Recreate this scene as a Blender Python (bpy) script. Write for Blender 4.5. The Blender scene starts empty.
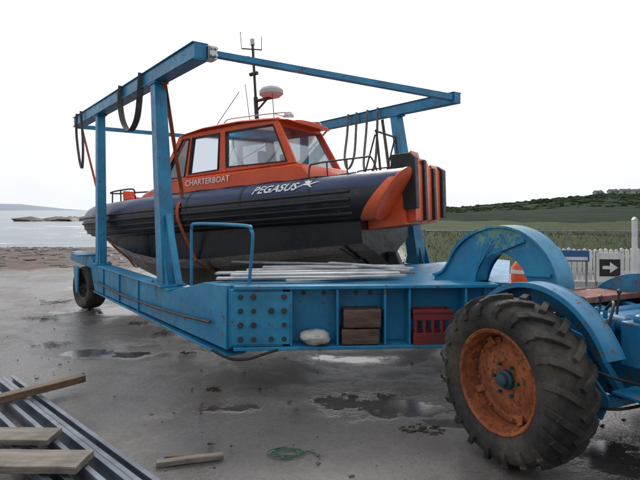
import bpy, math, random, bmesh
from mathutils import Vector, Matrix, noise, Euler
random.seed(7)
S = bpy.context.scene
COL = S.collection
V = Vector

# ------------------------------------------------------------------ materials
def newmat(name):
    m = bpy.data.materials.new(name); m.use_nodes = True
    nt = m.node_tree; b = nt.nodes["Principled BSDF"]
    return m, nt, b
def nd(nt, t, **kw):
    n = nt.nodes.new(t)
    for k, v in kw.items(): setattr(n, k, v)
    return n
def math_(nt, op, a, b=None, clamp=False):
    n = nd(nt, "ShaderNodeMath", operation=op); n.use_clamp = clamp
    for i, x in enumerate((a, b)):
        if x is None: continue
        if isinstance(x, (int, float)): n.inputs[i].default_value = x
        else: nt.links.new(x, n.inputs[i])
    return n.outputs[0]
def mix(nt, f, a, b):
    n = nd(nt, "ShaderNodeMix", data_type='RGBA')
    for s, x in ((n.inputs[0], f), (n.inputs[6], a), (n.inputs[7], b)):
        if isinstance(x, (int, float)): s.default_value = x
        elif isinstance(x, tuple): s.default_value = (*x, 1) if len(x) == 3 else x
        else: nt.links.new(x, s)
    return n.outputs[2]
def noise_(nt, co, scale, detail=5, rough=.6, dist=0):
    n = nd(nt, "ShaderNodeTexNoise")
    n.inputs["Scale"].default_value = scale; n.inputs["Detail"].default_value = detail
    n.inputs["Roughness"].default_value = rough; n.inputs["Distortion"].default_value = dist
    nt.links.new(co, n.inputs["Vector"]); return n.outputs[0]
def ramp(nt, x, a, b, v0=0., v1=1.):
    n = nd(nt, "ShaderNodeMapRange"); n.interpolation_type = 'SMOOTHSTEP'
    nt.links.new(x, n.inputs[0])
    for i, q in zip((1, 2, 3, 4), (a, b, v0, v1)): n.inputs[i].default_value = q
    return n.outputs[0]
def bump(nt, b, h, s, d=.01):
    n = nd(nt, "ShaderNodeBump"); n.inputs["Strength"].default_value = s; n.inputs["Distance"].default_value = d
    nt.links.new(h, n.inputs["Height"]); nt.links.new(n.outputs[0], b.inputs["Normal"])
def pos(nt): return nd(nt, "ShaderNodeNewGeometry").outputs["Position"]
def objco(nt): return nd(nt, "ShaderNodeTexCoord").outputs["Object"]

def worn(name, c, c2, rough=.45, rust=.0, rustc=(.16, .05, .02), scale=3, metallic=0, bmp=.15, dirt=.35, dirtc=(.07, .06, .05), patch=None, spec=None):
    m, nt, b = newmat(name); co = objco(nt)
    n1 = noise_(nt, co, scale, 4, .65)
    col = mix(nt, ramp(nt, n1, .35, .68), c, c2)
    n2 = noise_(nt, co, scale * 4.3, 6, .7, .4)
    n4 = noise_(nt, co, 60, 2, .6)
    if patch:
        sp = nd(nt, "ShaderNodeSeparateXYZ"); nt.links.new(co, sp.inputs[0])
        q = math_(nt, 'SUBTRACT', 1.0, math_(nt, 'POWER', math_(nt, 'DIVIDE', math_(nt, 'SUBTRACT', sp.outputs[1], patch[0]), patch[1]), 2.0))
        q = math_(nt, 'SUBTRACT', q, math_(nt, 'POWER', math_(nt, 'DIVIDE', math_(nt, 'SUBTRACT', sp.outputs[2], patch[2]), patch[3]), 2.0))
        q = math_(nt, 'ADD', math_(nt, 'MAXIMUM', q, -2), math_(nt, 'MULTIPLY', math_(nt, 'SUBTRACT', n2, .5), 7))
        col = mix(nt, ramp(nt, q, .45, .95, 0, .7), col, mix(nt, n1, (.10, .36, .30), (.34, .46, .14)))
    dm = math_(nt, 'MULTIPLY', ramp(nt, noise_(nt, co, 1.7, 6, .75), .45, .75), dirt)
    col = mix(nt, dm, col, dirtc)
    rgh = ramp(nt, n2, .3, .7, rough - .08, rough + .12)
    if rust > 0:
        t = .70 - rust * .25
        rm = ramp(nt, n2, t, t + .05)
        rc = mix(nt, n4, rustc, tuple(x * 2.2 for x in rustc))
        col = mix(nt, rm, col, rc)
        rgh = math_(nt, 'MAXIMUM', rgh, math_(nt, 'MULTIPLY', rm, .8))
    nt.links.new(col, b.inputs["Base Color"]); nt.links.new(rgh, b.inputs["Roughness"])
    b.inputs["Metallic"].default_value = metallic
    if spec is not None: b.inputs["Specular IOR Level"].default_value = spec
    hh = math_(nt, 'ADD', n2, math_(nt, 'MULTIPLY', n4, .3))
    bump(nt, b, hh, bmp, .006)
    return m

M = {}
BL = ((.008, .185, .37), (.024, .27, .46))
M['blue'] = worn("blue_paint", *BL, .42, .36, (.09, .04, .02), dirt=.5, scale=2.2, dirtc=(.05, .06, .065))
M['bluearch'] = worn("worn_blue_paint", *BL, .42, .26, (.12, .045, .02), dirt=.4, patch=(-2.08, .36, 1.40, .17))
M['blue2'] = worn("tractor_blue_paint", (.010, .16, .33), (.03, .24, .42), .40, .50, (.10, .045, .02), dirt=.75)
M['orange'] = worn("orange_paint", (.80, .10, .025), (.70, .085, .02), .3, 0, dirt=.16, bmp=.02)
M['black'] = worn("black_rubber", (.012, .012, .014), (.022, .022, .025), .5, 0, dirt=.2, bmp=.05)
M['hull'] = worn("dark_hull", (.009, .010, .014), (.018, .019, .024), .26, 0, dirt=.12, bmp=.03)
M['tyre'] = worn("muddy_tyre_rubber", (.015, .015, .015), (.04, .036, .032), .78, 0, dirt=1.0, dirtc=(.11, .092, .07), scale=8, bmp=.5)
M['rustrim'] = worn("rusty_orange_rim", (.24, .06, .018), (.42, .12, .032), .75, .75, (.10, .03, .012), scale=5, bmp=.5, dirt=.45)
M['rustred'] = worn("rusty_red_plate", (.20, .06, .05), (.27, .13, .10), .75, .5, (.09, .035, .02), scale=6, bmp=.4)
M['white'] = worn("white_paint", (.75, .75, .73), (.62, .62, .6), .5, 0, dirt=.25)
M['dome'] = worn("radome_plastic", (.50, .51, .52), (.44, .45, .46), .6, 0, dirt=.15, spec=.2)
M['house'] = worn("house_render", (.40, .41, .41), (.34, .35, .35), .7, 0, dirt=.25)
M['deck'] = worn("grey_deck", (.35, .36, .38), (.28, .28, .3), .6)
M['red'] = worn("red_plastic", (.22, .03, .035), (.15, .02, .022), .5, 0, dirt=.6)
M['steel'] = worn("galvanised_steel", (.22, .25, .29), (.13, .15, .18), .38, .35, (.10, .05, .03), metallic=.5, dirt=.4)
M['chrome'] = worn("stainless_steel", (.55, .56, .58), (.5, .5, .5), .25, 0, metallic=.9, dirt=.05, bmp=.02)
M['dark'] = worn("dark_iron", (.03, .03, .032), (.06, .05, .045), .55, .3)
M['hub'] = worn("greasy_teal_hub", (.012, .05, .07), (.02, .09, .11), .55, .5, (.05, .02, .01), scale=8)
M['strap_o'] = worn("orange_webbing", (.50, .10, .035), (.38, .07, .03), .8, scale=10)
M['strap_b'] = worn("dark_webbing", (.05, .055, .06), (.11, .11, .10), .8, scale=10)
M['strap_w'] = worn("pale_webbing", (.25, .25, .23), (.16, .16, .15), .8, scale=10)
M['rope'] = worn("green_rope", (.03, .10, .06), (.06, .14, .09), .8, scale=20)
M['stone'] = worn("pale_stone", (.55, .54, .5), (.38, .37, .34), .85, scale=8, bmp=.6)
M['letter'] = worn("white_lettering", (.85, .85, .85), (.8, .8, .8), .5, dirt=0)
M['signblack'] = worn("sign_black", (.01, .01, .01), (.015, .015, .015), .5, dirt=0)
M['signblue'] = worn("sign_blue", (.02, .09, .25), (.03, .12, .3), .5, dirt=.1)
M['slate'] = worn("slate_roof", (.10, .10, .11), (.07, .07, .08), .7)

def woodmat(name, c1, c2, ax=0):
    m, nt, b = newmat(name); co = objco(nt)
    mp = nd(nt, "ShaderNodeMapping"); nt.links.new(co, mp.inputs[0])
    sc = [14, 14, 14]; sc[ax] = 1.2; mp.inputs["Scale"].default_value = sc
    n1 = noise_(nt, mp.outputs[0], 2.2, 8, .7, .6); n2 = noise_(nt, co, 4, 4)
    col = mix(nt, ramp(nt, n1, .3, .7), c1, c2)
    col = mix(nt, ramp(nt, n2, .45, .75, 0, .6), col, tuple(x * .4 for x in c1))
    nt.links.new(col, b.inputs["Base Color"]); b.inputs["Roughness"].default_value = .6
    bump(nt, b, n1, .7, .008); return m
M['wood'] = woodmat("weathered_wood", (.12, .10, .08), (.29, .25, .20))
M['woodb'] = woodmat("brown_wood", (.10, .06, .035), (.22, .14, .08))
M['woodw'] = woodmat("pale_painted_boards", (.44, .44, .43), (.68, .68, .66))
M['block'] = woodmat("worn_reddish_timber", (.055, .030, .022), (.16, .10, .08))

m, nt, b = newmat("window_glass"); nt.nodes.remove(b)
out = nt.nodes["Material Output"]
tr = nd(nt, "ShaderNodeBsdfTransparent"); tr.inputs[0].default_value = (.58, .63, .65, 1)
gl = nd(nt, "ShaderNodeBsdfGlossy"); gl.inputs["Roughness"].default_value = .07; gl.inputs[0].default_value = (.8, .85, .9, 1)
df = nd(nt, "ShaderNodeBsdfDiffuse"); df.inputs[0].default_value = (.35, .38, .40, 1)
co = objco(nt)
mx0 = nd(nt, "ShaderNodeMixShader"); nt.links.new(ramp(nt, noise_(nt, co, 3, 5, .7), .35, .7, .10, .34), mx0.inputs[0])
nt.links.new(tr.outputs[0], mx0.inputs[1]); nt.links.new(df.outputs[0], mx0.inputs[2])
fr = nd(nt, "ShaderNodeFresnel"); fr.inputs[0].default_value = 1.5
mx = nd(nt, "ShaderNodeMixShader"); nt.links.new(math_(nt, 'ADD', fr.outputs[0], .12, True), mx.inputs[0])
nt.links.new(mx0.outputs[0], mx.inputs[1]); nt.links.new(gl.outputs[0], mx.inputs[2]); nt.links.new(mx.outputs[0], out.inputs[0])
M['glass'] = m

SH = .55
m, nt, b = newmat("inflatable_tube_rubber"); co = objco(nt)
sp = nd(nt, "ShaderNodeSeparateXYZ"); nt.links.new(co, sp.inputs[0])
n1 = noise_(nt, co, 3, 4, .6)
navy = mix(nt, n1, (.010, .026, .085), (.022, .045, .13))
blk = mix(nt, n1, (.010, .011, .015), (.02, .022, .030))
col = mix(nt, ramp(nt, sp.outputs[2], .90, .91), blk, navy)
lim = math_(nt, 'ADD', math_(nt, 'MULTIPLY', math_(nt, 'SUBTRACT', .88, sp.outputs[2]), .95), .03)
om = math_(nt, 'MULTIPLY', math_(nt, 'LESS_THAN', sp.outputs[0], lim), math_(nt, 'LESS_THAN', sp.outputs[2], .98))
col = mix(nt, om, col, (.78, .13, .035))
salt = ramp(nt, noise_(nt, co, 9, 6, .7), .52, .75, 0, .16)
col = mix(nt, salt, col, (.2, .2, .22))
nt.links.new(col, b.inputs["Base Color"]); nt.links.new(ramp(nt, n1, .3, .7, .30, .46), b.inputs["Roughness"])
bump(nt, b, n1, .25, .03)
M['tube'] = m

# ------------------------------------------------------------------ builder
def crv(pts, n=6):
    P = [V(p) for p in pts]; out = []
    for i in range(len(P) - 1):
        p0 = P[max(i - 1, 0)]; p1 = P[i]; p2 = P[i + 1]; p3 = P[min(i + 2, len(P) - 1)]
        for k in range(n):
            t = k / n
            out.append(.5 * ((2 * p1) + (p2 - p0) * t + (2 * p0 - 5 * p1 + 4 * p2 - p3) * t * t + (3 * p1 - p0 - 3 * p2 + p3) * t ** 3))
    out.append(P[-1]); return out

class B:
    def __init__(s, xf=None): s.v = []; s.f = []; s.m = []; s.mi = 0; s.xf = xf
    def add(s, vs, fs):
        o = len(s.v)
        for p in vs:
            p = V(p)
            if s.xf: p = s.xf @ p
            s.v.append(p)
        for f in fs: s.f.append([i + o for i in f]); s.m.append(s.mi)
    def box(s, x0, x1, y0, y1, z0, z1):
        s.add([(x0, y0, z0), (x1, y0, z0), (x1, y1, z0), (x0, y1, z0), (x0, y0, z1), (x1, y0, z1), (x1, y1, z1), (x0, y1, z1)],
              [(0, 3, 2, 1), (4, 5, 6, 7), (0, 1, 5, 4), (1, 2, 6, 5), (2, 3, 7, 6), (3, 0, 4, 7)])
    def beam(s, p0, p1, w, h, up=(0, 0, 1), w1=None, h1=None):
        p0, p1, up = V(p0), V(p1), V(up); d = (p1 - p0).normalized()
        a = d.cross(up).normalized(); c = a.cross(d)
        w1 = w1 or w; h1 = h1 or h; vs = []
        for p, ww, hh in ((p0, w, h), (p1, w1, h1)):
            for i, j in ((-1, -1), (1, -1), (1, 1), (-1, 1)): vs.append(p + a * i * ww / 2 + c * j * hh / 2)
        s.add(vs, [(0, 1, 2, 3), (7, 6, 5, 4), (0, 4, 5, 1), (1, 5, 6, 2), (2, 6, 7, 3), (3, 7, 4, 0)])
    def sweep(s, pts, sec, up=(0, 0, 1), cap=True, scale=None):
        P = [V(p) for p in pts]; n = len(sec); vs = []; fs = []
        for i, p in enumerate(P):
            t = (P[min(i + 1, len(P) - 1)] - P[max(i - 1, 0)]).normalized()
            u = V(up)
            if abs(t.dot(u)) > .98: u = V((1, .1, 0))
            a = t.cross(u).normalized(); c = a.cross(t); k = scale[i] if scale else 1
            for q in sec: vs.append(p + a * q[0] * k + c * q[1] * k)
        for i in range(len(P) - 1):
            for j in range(n):
                fs.append((i * n + j, i * n + (j + 1) % n, (i + 1) * n + (j + 1) % n, (i + 1) * n + j))
        if cap: fs.append(tuple(range(n - 1, -1, -1))); fs.append(tuple((len(P) - 1) * n + j for j in range(n)))
        s.add(vs, fs)
    def tube(s, pts, r, seg=8, up=(0, 0, 1), scale=None, cap=True):
        s.sweep(pts, [(r * math.cos(2 * math.pi * i / seg), r * math.sin(2 * math.pi * i / seg)) for i in range(seg)], up, cap, scale)
    def ribbon(s, pts, w, t, up): s.sweep(pts, [(-w / 2, -t / 2), (w / 2, -t / 2), (w / 2, t / 2), (-w / 2, t / 2)], up)
    def cyl(s, p0, p1, r, seg=16): s.tube([p0, p1], r, seg)
    def lathe(s, org, ax, prof, seg=48):
        org, ax = V(org), V(ax).normalized(); u = V((0, 0, 1)) if abs(ax.z) < .9 else V((1, 0, 0))
        a = ax.cross(u).normalized(); c = a.cross(ax); n = len(prof); vs = []; fs = []
        for i in range(seg):
            th = 2 * math.pi * i / seg
            for q in prof: vs.append(org + ax * q[0] + (a * math.cos(th) + c * math.sin(th)) * max(q[1], 1e-4))
        for i in range(seg):
            for j in range(n - 1):
                k = (i + 1) % seg
                fs.append((i * n + j, i * n + j + 1, k * n + j + 1, k * n + j))
        s.add(vs, fs)
    def prism(s, poly, axis, t0, t1):
        def mk(q, t): return (t, q[0], q[1]) if axis == 0 else ((q[0], t, q[1]) if axis == 1 else (q[0], q[1], t))
        n = len(poly); vs = [mk(q, t0) for q in poly] + [mk(q, t1) for q in poly]
        s.add(vs, [tuple(range(n)), tuple(range(2 * n - 1, n - 1, -1))] + [(i, i + n, (i + 1) % n + n, (i + 1) % n) for i in range(n)])
    def rock(s, c, r, sq=.6, sub=2, rough=.35, seed=0):
        bm = bmesh.new(); bmesh.ops.create_icosphere(bm, subdivisions=sub, radius=1)
        vs = []
        for v in bm.verts:
            k = 1 + rough * noise.noise(v.co * 1.3 + V((seed * 3.7, seed * 1.9, seed))) + rough * .4 * noise.noise(v.co * 3.5 + V((seed, 0, 0)))
            vs.append(V((v.co.x * r * k, v.co.y * r * k, v.co.z * r * k * sq)) + V(c))
        s.add(vs, [[v.index for v in f.verts] for f in bm.faces]); bm.free()
    def make(s, name, mats, parent=None, bevel=0, smooth=True, ang=35, label=None, cat=None, kind=None, recenter=False):
        me = bpy.data.meshes.new(name)
        off = V((0, 0, 0))
        if recenter:
            n = len(s.v); off = V((sum(v.x for v in s.v) / n, sum(v.y for v in s.v) / n, min(v.z for v in s.v)))
        me.from_pydata([tuple(v - off) for v in s.v], [], s.f)
        if not isinstance(mats, (list, tuple)): mats = [mats]
        for q in mats: me.materials.append(M[q] if isinstance(q, str) else q)
        me.polygons.foreach_set("material_index", s.m)
        bm = bmesh.new(); bm.from_mesh(me); bmesh.ops.recalc_face_normals(bm, faces=bm.faces); bm.to_mesh(me); bm.free()
        if smooth:
            me.polygons.foreach_set("use_smooth", [True] * len(me.polygons)); me.set_sharp_from_angle(angle=math.radians(ang))
        ob = bpy.data.objects.new(name, me); COL.objects.link(ob); ob.location = off
        if parent: ob.parent = parent
        if bevel:
            md = ob.modifiers.new("bevel", 'BEVEL'); md.width = bevel; md.segments = 2; md.limit_method = 'ANGLE'; md.angle_limit = math.radians(40)
        if label: ob["label"] = label
        if cat: ob["category"] = cat
        if kind: ob["kind"] = kind
        return ob
def root(name, loc, rot, label, cat):
    e = bpy.data.objects.new(name, None); COL.objects.link(e); e.location = loc; e.rotation_euler = rot
    e.empty_display_size = .2; e["label"] = label; e["category"] = cat; return e
def textmesh(name, body, size, mat, mapper, parent=None, shear=0, bold=0, label=None):
    cu = bpy.data.curves.new(name, 'FONT'); cu.body = body; cu.size = size; cu.shear = shear; cu.offset = bold; cu.resolution_u = 3
    to = bpy.data.objects.new(name + "_tmp", cu); COL.objects.link(to)
    dg = bpy.context.evaluated_depsgraph_get(); dg.update()
    me = bpy.data.meshes.new_from_object(to.evaluated_get(dg)); bpy.data.objects.remove(to)
    for v in me.vertices: v.co = mapper(v.co.x, v.co.y)
    me.materials.clear(); me.materials.append(M[mat])
    ob = bpy.data.objects.new(name, me); COL.objects.link(ob)
    if parent: ob.parent = parent
    if label: ob["label"] = label
    return ob

# ------------------------------------------------------------------ camera
cam = bpy.data.cameras.new("camera"); co_ = bpy.data.objects.new("camera", cam); COL.objects.link(co_)
co_.location = (0, 0, 1.6); co_.rotation_euler = (math.radians(90), 0, 0)
cam.sensor_width = 36; cam.lens = 36 * 530 / 640; cam.shift_y = -30 / 640; cam.clip_end = 9000; cam.clip_start = .05
S.camera = co_

# ------------------------------------------------------------------ world & sun
S.view_settings.view_transform = 'Standard'; S.view_settings.look = 'None'; S.view_settings.exposure = 0
w = bpy.data.worlds.new("World"); S.world = w; w.use_nodes = True; nt = w.node_tree
bg = nt.nodes["Background"]
sky = nd(nt, "ShaderNodeTexSky"); sky.sky_type = 'NISHITA'; sky.sun_disc = False
SE, SAZ = math.radians(36), math.radians(3)
sky.sun_elevation = SE; sky.sun_rotation = SAZ; sky.dust_density = 6; sky.air_density = 1
tc = nd(nt, "ShaderNodeTexCoord")
sundir = V((math.sin(SAZ) * math.cos(SE), math.cos(SAZ) * math.cos(SE), math.sin(SE)))
dp = nd(nt, "ShaderNodeVectorMath", operation='DOT_PRODUCT'); nt.links.new(tc.outputs["Generated"], dp.inputs[0]); dp.inputs[1].default_value = sundir
cl = noise_(nt, tc.outputs["Generated"], 2.2, 6, .55, .3)
br = ramp(nt, dp.outputs["Value"], -.9, 1.0, 7.2, 11.2)
br = math_(nt, 'ADD', br, ramp(nt, dp.outputs["Value"], .80, 1.0, 0, 7))
br = math_(nt, 'MULTIPLY', br, ramp(nt, cl, .3, .7, .94, 1.04))
cc = nd(nt, "ShaderNodeCombineColor")
nt.links.new(math_(nt, 'MULTIPLY', br, .955), cc.inputs[0]); nt.links.new(math_(nt, 'MULTIPLY', br, .985), cc.inputs[1]); nt.links.new(math_(nt, 'MULTIPLY', br, 1.04), cc.inputs[2])
nt.links.new(mix(nt, .90, sky.outputs[0], cc.outputs[0]), bg.inputs[0])
bg.inputs[1].default_value = .1
sl = bpy.data.lights.new("sun", 'SUN'); sl.energy = 1.5; sl.angle = math.radians(12); sl.color = (1, .96, .9)
so = bpy.data.objects.new("sun", sl); COL.objects.link(so); so.rotation_euler = (-sundir).to_track_quat('-Z', 'Y').to_euler()

# ------------------------------------------------------------------ ground
def sm(t): t = max(0, min(1, t)); return t * t * (3 - 2 * t)
def gh(x, y):
    shore = 38 + max(0, x + 8) ** 1.5 * 2; st = 14 + max(0, x + 4) * 3
    h = 0
    if y > st: h -= 1.1 * sm((y - st) / (shore - st) * .5) * 2 if y < shore else 1.1
    if y > shore: h -= min(3, (y - shore) * .08)
    if x > 1: h += (.55 + .2 * noise.noise(V((x * .2, y * .2, 0)))) * sm((y - 14.5) / 7) * sm((x - 1) / 3)
    d = math.hypot(x, y)
    if y > 13: h += .10 * sm((y - 13) / 6) * noise.noise(V((x * .5, y * .5, 3)))
    if d < 14: h += .008 * noise.noise(V((x * .7, y * .7, 9)))
    return h
g = B(); rs = []; r = .4
while r < 5000: rs.append(r); r *= 1.045
NA = 256; vs = [(0, 0, gh(0, 0))]; fs = []
for r in rs:
    for j in range(NA):
        a = 2 * math.pi * j / NA; x, y = r * math.cos(a), r * math.sin(a); vs.append((x, y, gh(x, y)))
for j in range(NA): fs.append((0, 1 + j, 1 + (j + 1) % NA))
for i in range(len(rs) - 1):
    for j in range(NA):
        k = (j + 1) % NA; o = 1 + i * NA; fs.append((o + j, o + NA + j, o + NA + k, o + k))
g.add(vs, fs)
m, nt, b = newmat("wet_concrete_shore_and_grass"); P = pos(nt)
sp = nd(nt, "ShaderNodeSeparateXYZ"); nt.links.new(P, sp.inputs[0]); X, Y = sp.outputs[0], sp.outputs[1]
nL = noise_(nt, P, .55, 5, .65, .8); nM = noise_(nt, P, 2.1, 7, .7); nF = noise_(nt, P, 24, 5, .7); nG = noise_(nt, P, 110, 2, .7)
con = mix(nt, ramp(nt, nM, .3, .7), (.110, .098, .090), (.26, .237, .216))
con = mix(nt, ramp(nt, nF, .35, .75, 0, .6), con, (.080, .070, .062))
con = mix(nt, ramp(nt, nG, .55, .8, 0, .55), con, (.34, .315, .29))
wet = ramp(nt, math_(nt, 'ADD', math_(nt, 'MULTIPLY', nL, .6), math_(nt, 'MULTIPLY', nM, .4)), .45, .54)
silt = ramp(nt, noise_(nt, P, .9, 7, .72, 1.0), .52, .64, 0, .6)
con = mix(nt, silt, con, (.085, .066, .050))
pud = None
pw = math_(nt, 'MULTIPLY', math_(nt, 'SUBTRACT', nM, .5), 3.6)
for (px, py, rx, ry) in [(-3.0, 8.5, 1.5, .55), (.55, 4.35, .85, .40), (.3, 5.7, .7, .22), (2.0, 3.3, .6, .5), (-1.0, 6.9, .8, .3), (-3.6, 10.9, 2.2, .5), (-2.4, 5.9, .8, .25), (-.7, 4.3, .35, .14), (.9, 3.95, .3, .12)]:
    a = math_(nt, 'POWER', math_(nt, 'DIVIDE', math_(nt, 'SUBTRACT', X, px), rx), 2.0)
    c = math_(nt, 'POWER', math_(nt, 'DIVIDE', math_(nt, 'SUBTRACT', Y, py), ry), 2.0)
    e = math_(nt, 'SUBTRACT', 1.0, math_(nt, 'ADD', a, c))
    e = math_(nt, 'MAXIMUM', e, -1.5)
    pud = e if pud is None else math_(nt, 'MAXIMUM', pud, e)
pud = ramp(nt, math_(nt, 'ADD', pud, pw), -.05, .75)
con = mix(nt, math_(nt, 'MULTIPLY', wet, .60), con, (.060, .054, .052))
con = mix(nt, math_(nt, 'MULTIPLY', pud, .6), con, (.05, .045, .042))
sh = mix(nt, ramp(nt, nM, .35, .65), (.040, .022, .016), (.12, .062, .045))
sh = mix(nt, ramp(nt, nF, .5, .7), sh, (.15, .12, .10))
shm = ramp(nt, math_(nt, 'ADD', Y, math_(nt, 'MULTIPLY', math_(nt, 'SUBTRACT', nL, .5), 9)), 12.5, 15)
shm = math_(nt, 'MULTIPLY', shm, ramp(nt, X, 1.5, 3.5, 1, 0))
col = mix(nt, shm, con, sh)
gr = mix(nt, ramp(nt, nM, .35, .65), (.036, .056, .020), (.075, .090, .034))
gr = mix(nt, ramp(nt, nF, .4, .7, 0, .6), gr, (.024, .038, .014))
gr = mix(nt, ramp(nt, nL, .45, .65, 0, .4), gr, (.075, .070, .038))
grm = math_(nt, 'MULTIPLY', ramp(nt, math_(nt, 'ADD', Y, math_(nt, 'MULTIPLY', math_(nt, 'SUBTRACT', nM, .5), 3)), 14.2, 15.2), ramp(nt, X, 1.5, 3.5))
col = mix(nt, grm, col, gr)
off = math_(nt, 'MAXIMUM', shm, grm)
nt.links.new(col, b.inputs["Base Color"])
nt.links.new(math_(nt, 'SUBTRACT', .5, math_(nt, 'MULTIPLY', grm, .47)), b.inputs["Specular IOR Level"])
rg = ramp(nt, nM, .3, .7, .46, .66)
rg = math_(nt, 'SUBTRACT', rg, math_(nt, 'MULTIPLY', wet, .33))
rg = math_(nt, 'MULTIPLY', rg, math_(nt, 'SUBTRACT', 1.0, math_(nt, 'MULTIPLY', pud, .84)), True)
rg = math_(nt, 'MAXIMUM', rg, math_(nt, 'MULTIPLY', off, .75))
nt.links.new(rg, b.inputs["Roughness"])
hh = math_(nt, 'ADD', math_(nt, 'MULTIPLY', nF, .7), math_(nt, 'ADD', nM, math_(nt, 'MULTIPLY', nG, .3)))
hh = math_(nt, 'MULTIPLY', hh, math_(nt, 'SUBTRACT', 1.0, math_(nt, 'MULTIPLY', pud, .95)))
bump(nt, b, hh, .5, .03)
M['ground'] = m
g.make("ground", 'ground', kind="structure", ang=180)

m, nt, b = newmat("sea_water"); P = pos(nt)
mp = nd(nt, "ShaderNodeMapping"); nt.links.new(P, mp.inputs[0]); mp.inputs["Scale"].default_value = (.35, 1.0, 1)
n1 = noise_(nt, mp.outputs[0], .35, 8, .6, .4); n2 = noise_(nt, mp.outputs[0], .05, 5, .6)
foam = ramp(nt, math_(nt, 'ADD', n1, math_(nt, 'MULTIPLY', n2, .35)), .78, .85)
b.inputs["Roughness"].default_value = .22
nt.links.new(mix(nt, foam, mix(nt, n2, (.050, .09, .115), (.12, .165, .185)), (.8, .83, .85)), b.inputs["Base Color"])
bump(nt, b, n1, .9, .5); M['sea'] = m
s_ = B(); s_.add([(-6000, 24, -.9), (6000, 24, -.9), (6000, 7000, -.9), (-6000, 7000, -.9)], [(0, 1, 2, 3)])
s_.make("sea", 'sea', kind="structure", smooth=False)

m, nt, b = newmat("hill_heath"); P = pos(nt)
n1 = noise_(nt, P, .04, 8, .7); n2 = noise_(nt, P, .35, 8, .75); n3 = noise_(nt, P, .012, 4, .6)
col = mix(nt, ramp(nt, n1, .40, .60), (.024, .042, .020), (.060, .078, .034))
col = mix(nt, ramp(nt, n3, .45, .6, 0, .6), col, (.075, .075, .045))
col = mix(nt, ramp(nt, n2, .45, .62, 0, .7), col, (.022, .034, .018))
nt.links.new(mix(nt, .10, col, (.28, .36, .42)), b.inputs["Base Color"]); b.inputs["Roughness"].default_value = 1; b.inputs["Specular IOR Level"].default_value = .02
bump(nt, b, n2, 1, 1.5); M['hill'] = m
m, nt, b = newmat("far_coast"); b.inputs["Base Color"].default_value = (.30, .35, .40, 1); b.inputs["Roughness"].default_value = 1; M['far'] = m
def hz(x, y):
    k = x / y; d = math.hypot(x, y)
    prof = sm((k - .08) / .16) * .005 + sm((k - .20) / .38) * .0225 + .0025 * noise.noise(V((k * 14, 2, 0))) + .0012 * noise.noise(V((k * 60, 5, 0)))
    low = 1.25 * sm((d - 26) / 40)
    return d * prof * sm((d - 30) / 150) - .45 + low + (.45 * noise.noise(V((x * .03, y * .03, 4))) + .18 * noise.noise(V((x * .15, y * .15, 8)))) * sm((d - 26) / 60)
g = B(); vs = []; fs = []; nx, ny = 200, 70
for j in range(ny + 1):
    y = 24 + (320 - 24) * (j / ny) ** 1.6
    for i in range(nx + 1):
        k = .10 + 1.6 * i / nx; x = k * y; z = hz(x, y)
        if i < 4: z = -2 + (z + 2) * i / 4
        if j == ny: z = z * .6
        if j == 0: z = -1
        vs.append((x, y, z))
for j in range(ny):
    for i in range(nx):
        o = j * (nx + 1) + i; fs.append((o, o + 1, o + nx + 2, o + nx + 1))
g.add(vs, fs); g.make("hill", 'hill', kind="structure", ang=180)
g = B()
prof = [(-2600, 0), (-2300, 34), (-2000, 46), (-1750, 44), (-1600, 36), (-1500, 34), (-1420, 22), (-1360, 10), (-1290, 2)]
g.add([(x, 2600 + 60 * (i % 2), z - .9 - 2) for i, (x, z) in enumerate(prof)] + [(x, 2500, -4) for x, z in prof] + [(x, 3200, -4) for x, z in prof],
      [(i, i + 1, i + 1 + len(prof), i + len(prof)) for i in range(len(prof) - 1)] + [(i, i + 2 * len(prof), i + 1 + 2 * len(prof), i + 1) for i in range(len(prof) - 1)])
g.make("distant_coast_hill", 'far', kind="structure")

m = worn("wet_seaweed_rock", (.022, .014, .010), (.065, .040, .028), .55, 0, scale=1.2, bmp=.8, dirt=.5, dirtc=(.05, .022, .012)); M['rock'] = m
M['pebble'] = worn("pebble_grit", (.05, .045, .04), (.12, .11, .10), .6, 0, scale=3, bmp=.5, dirt=.5)
g = B()
for i in range(60):
    t = i / 59; x = -64 + 40 * t + random.uniform(-2, 2); y = 122 + random.uniform(-5, 5) + 10 * t
    g.rock((x, y, -1.0), random.uniform(1.6, 4), .36, 1, .5, i)
g.make("rocky_point", 'rock', kind="structure")
g = B()
for i in range(900):
    y = random.uniform(15, 46); x = random.uniform(-.72 * y, -.10 * y)
    g.rock((x, y, gh(x, y) - .01), random.uniform(.05, .26) * (.5 + y / 60), .35, 1, .5, i)
g.make("shore_rocks", 'rock', kind="stuff", label="dark wet rocks and seaweed strewn along the shore", cat="rocks")
g = B()
for i in range(750):
    y = 2.9 + 9 * random.random() ** 1.3; x = random.uniform(-.62 * y, .62 * y)
    if abs(x - 1.2) < .4 and abs(y - 3.35) < .5: continue
    if noise.noise(V((x * .8, y * .8, 2))) < -.05 and random.random() < .8: continue
    g.rock((x, y, .003), random.choice([.004, .006, .008, .01, .02]) * random.uniform(.6, 1.2), .45, 1, .5, i)
g.make("loose_pebbles", 'pebble', kind="stuff", label="small dark pebbles scattered on the wet concrete", cat="pebbles")
M['weed'] = worn("seaweed", (.02, .017, .008), (.05, .035, .015), .4, 0, scale=20)
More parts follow.
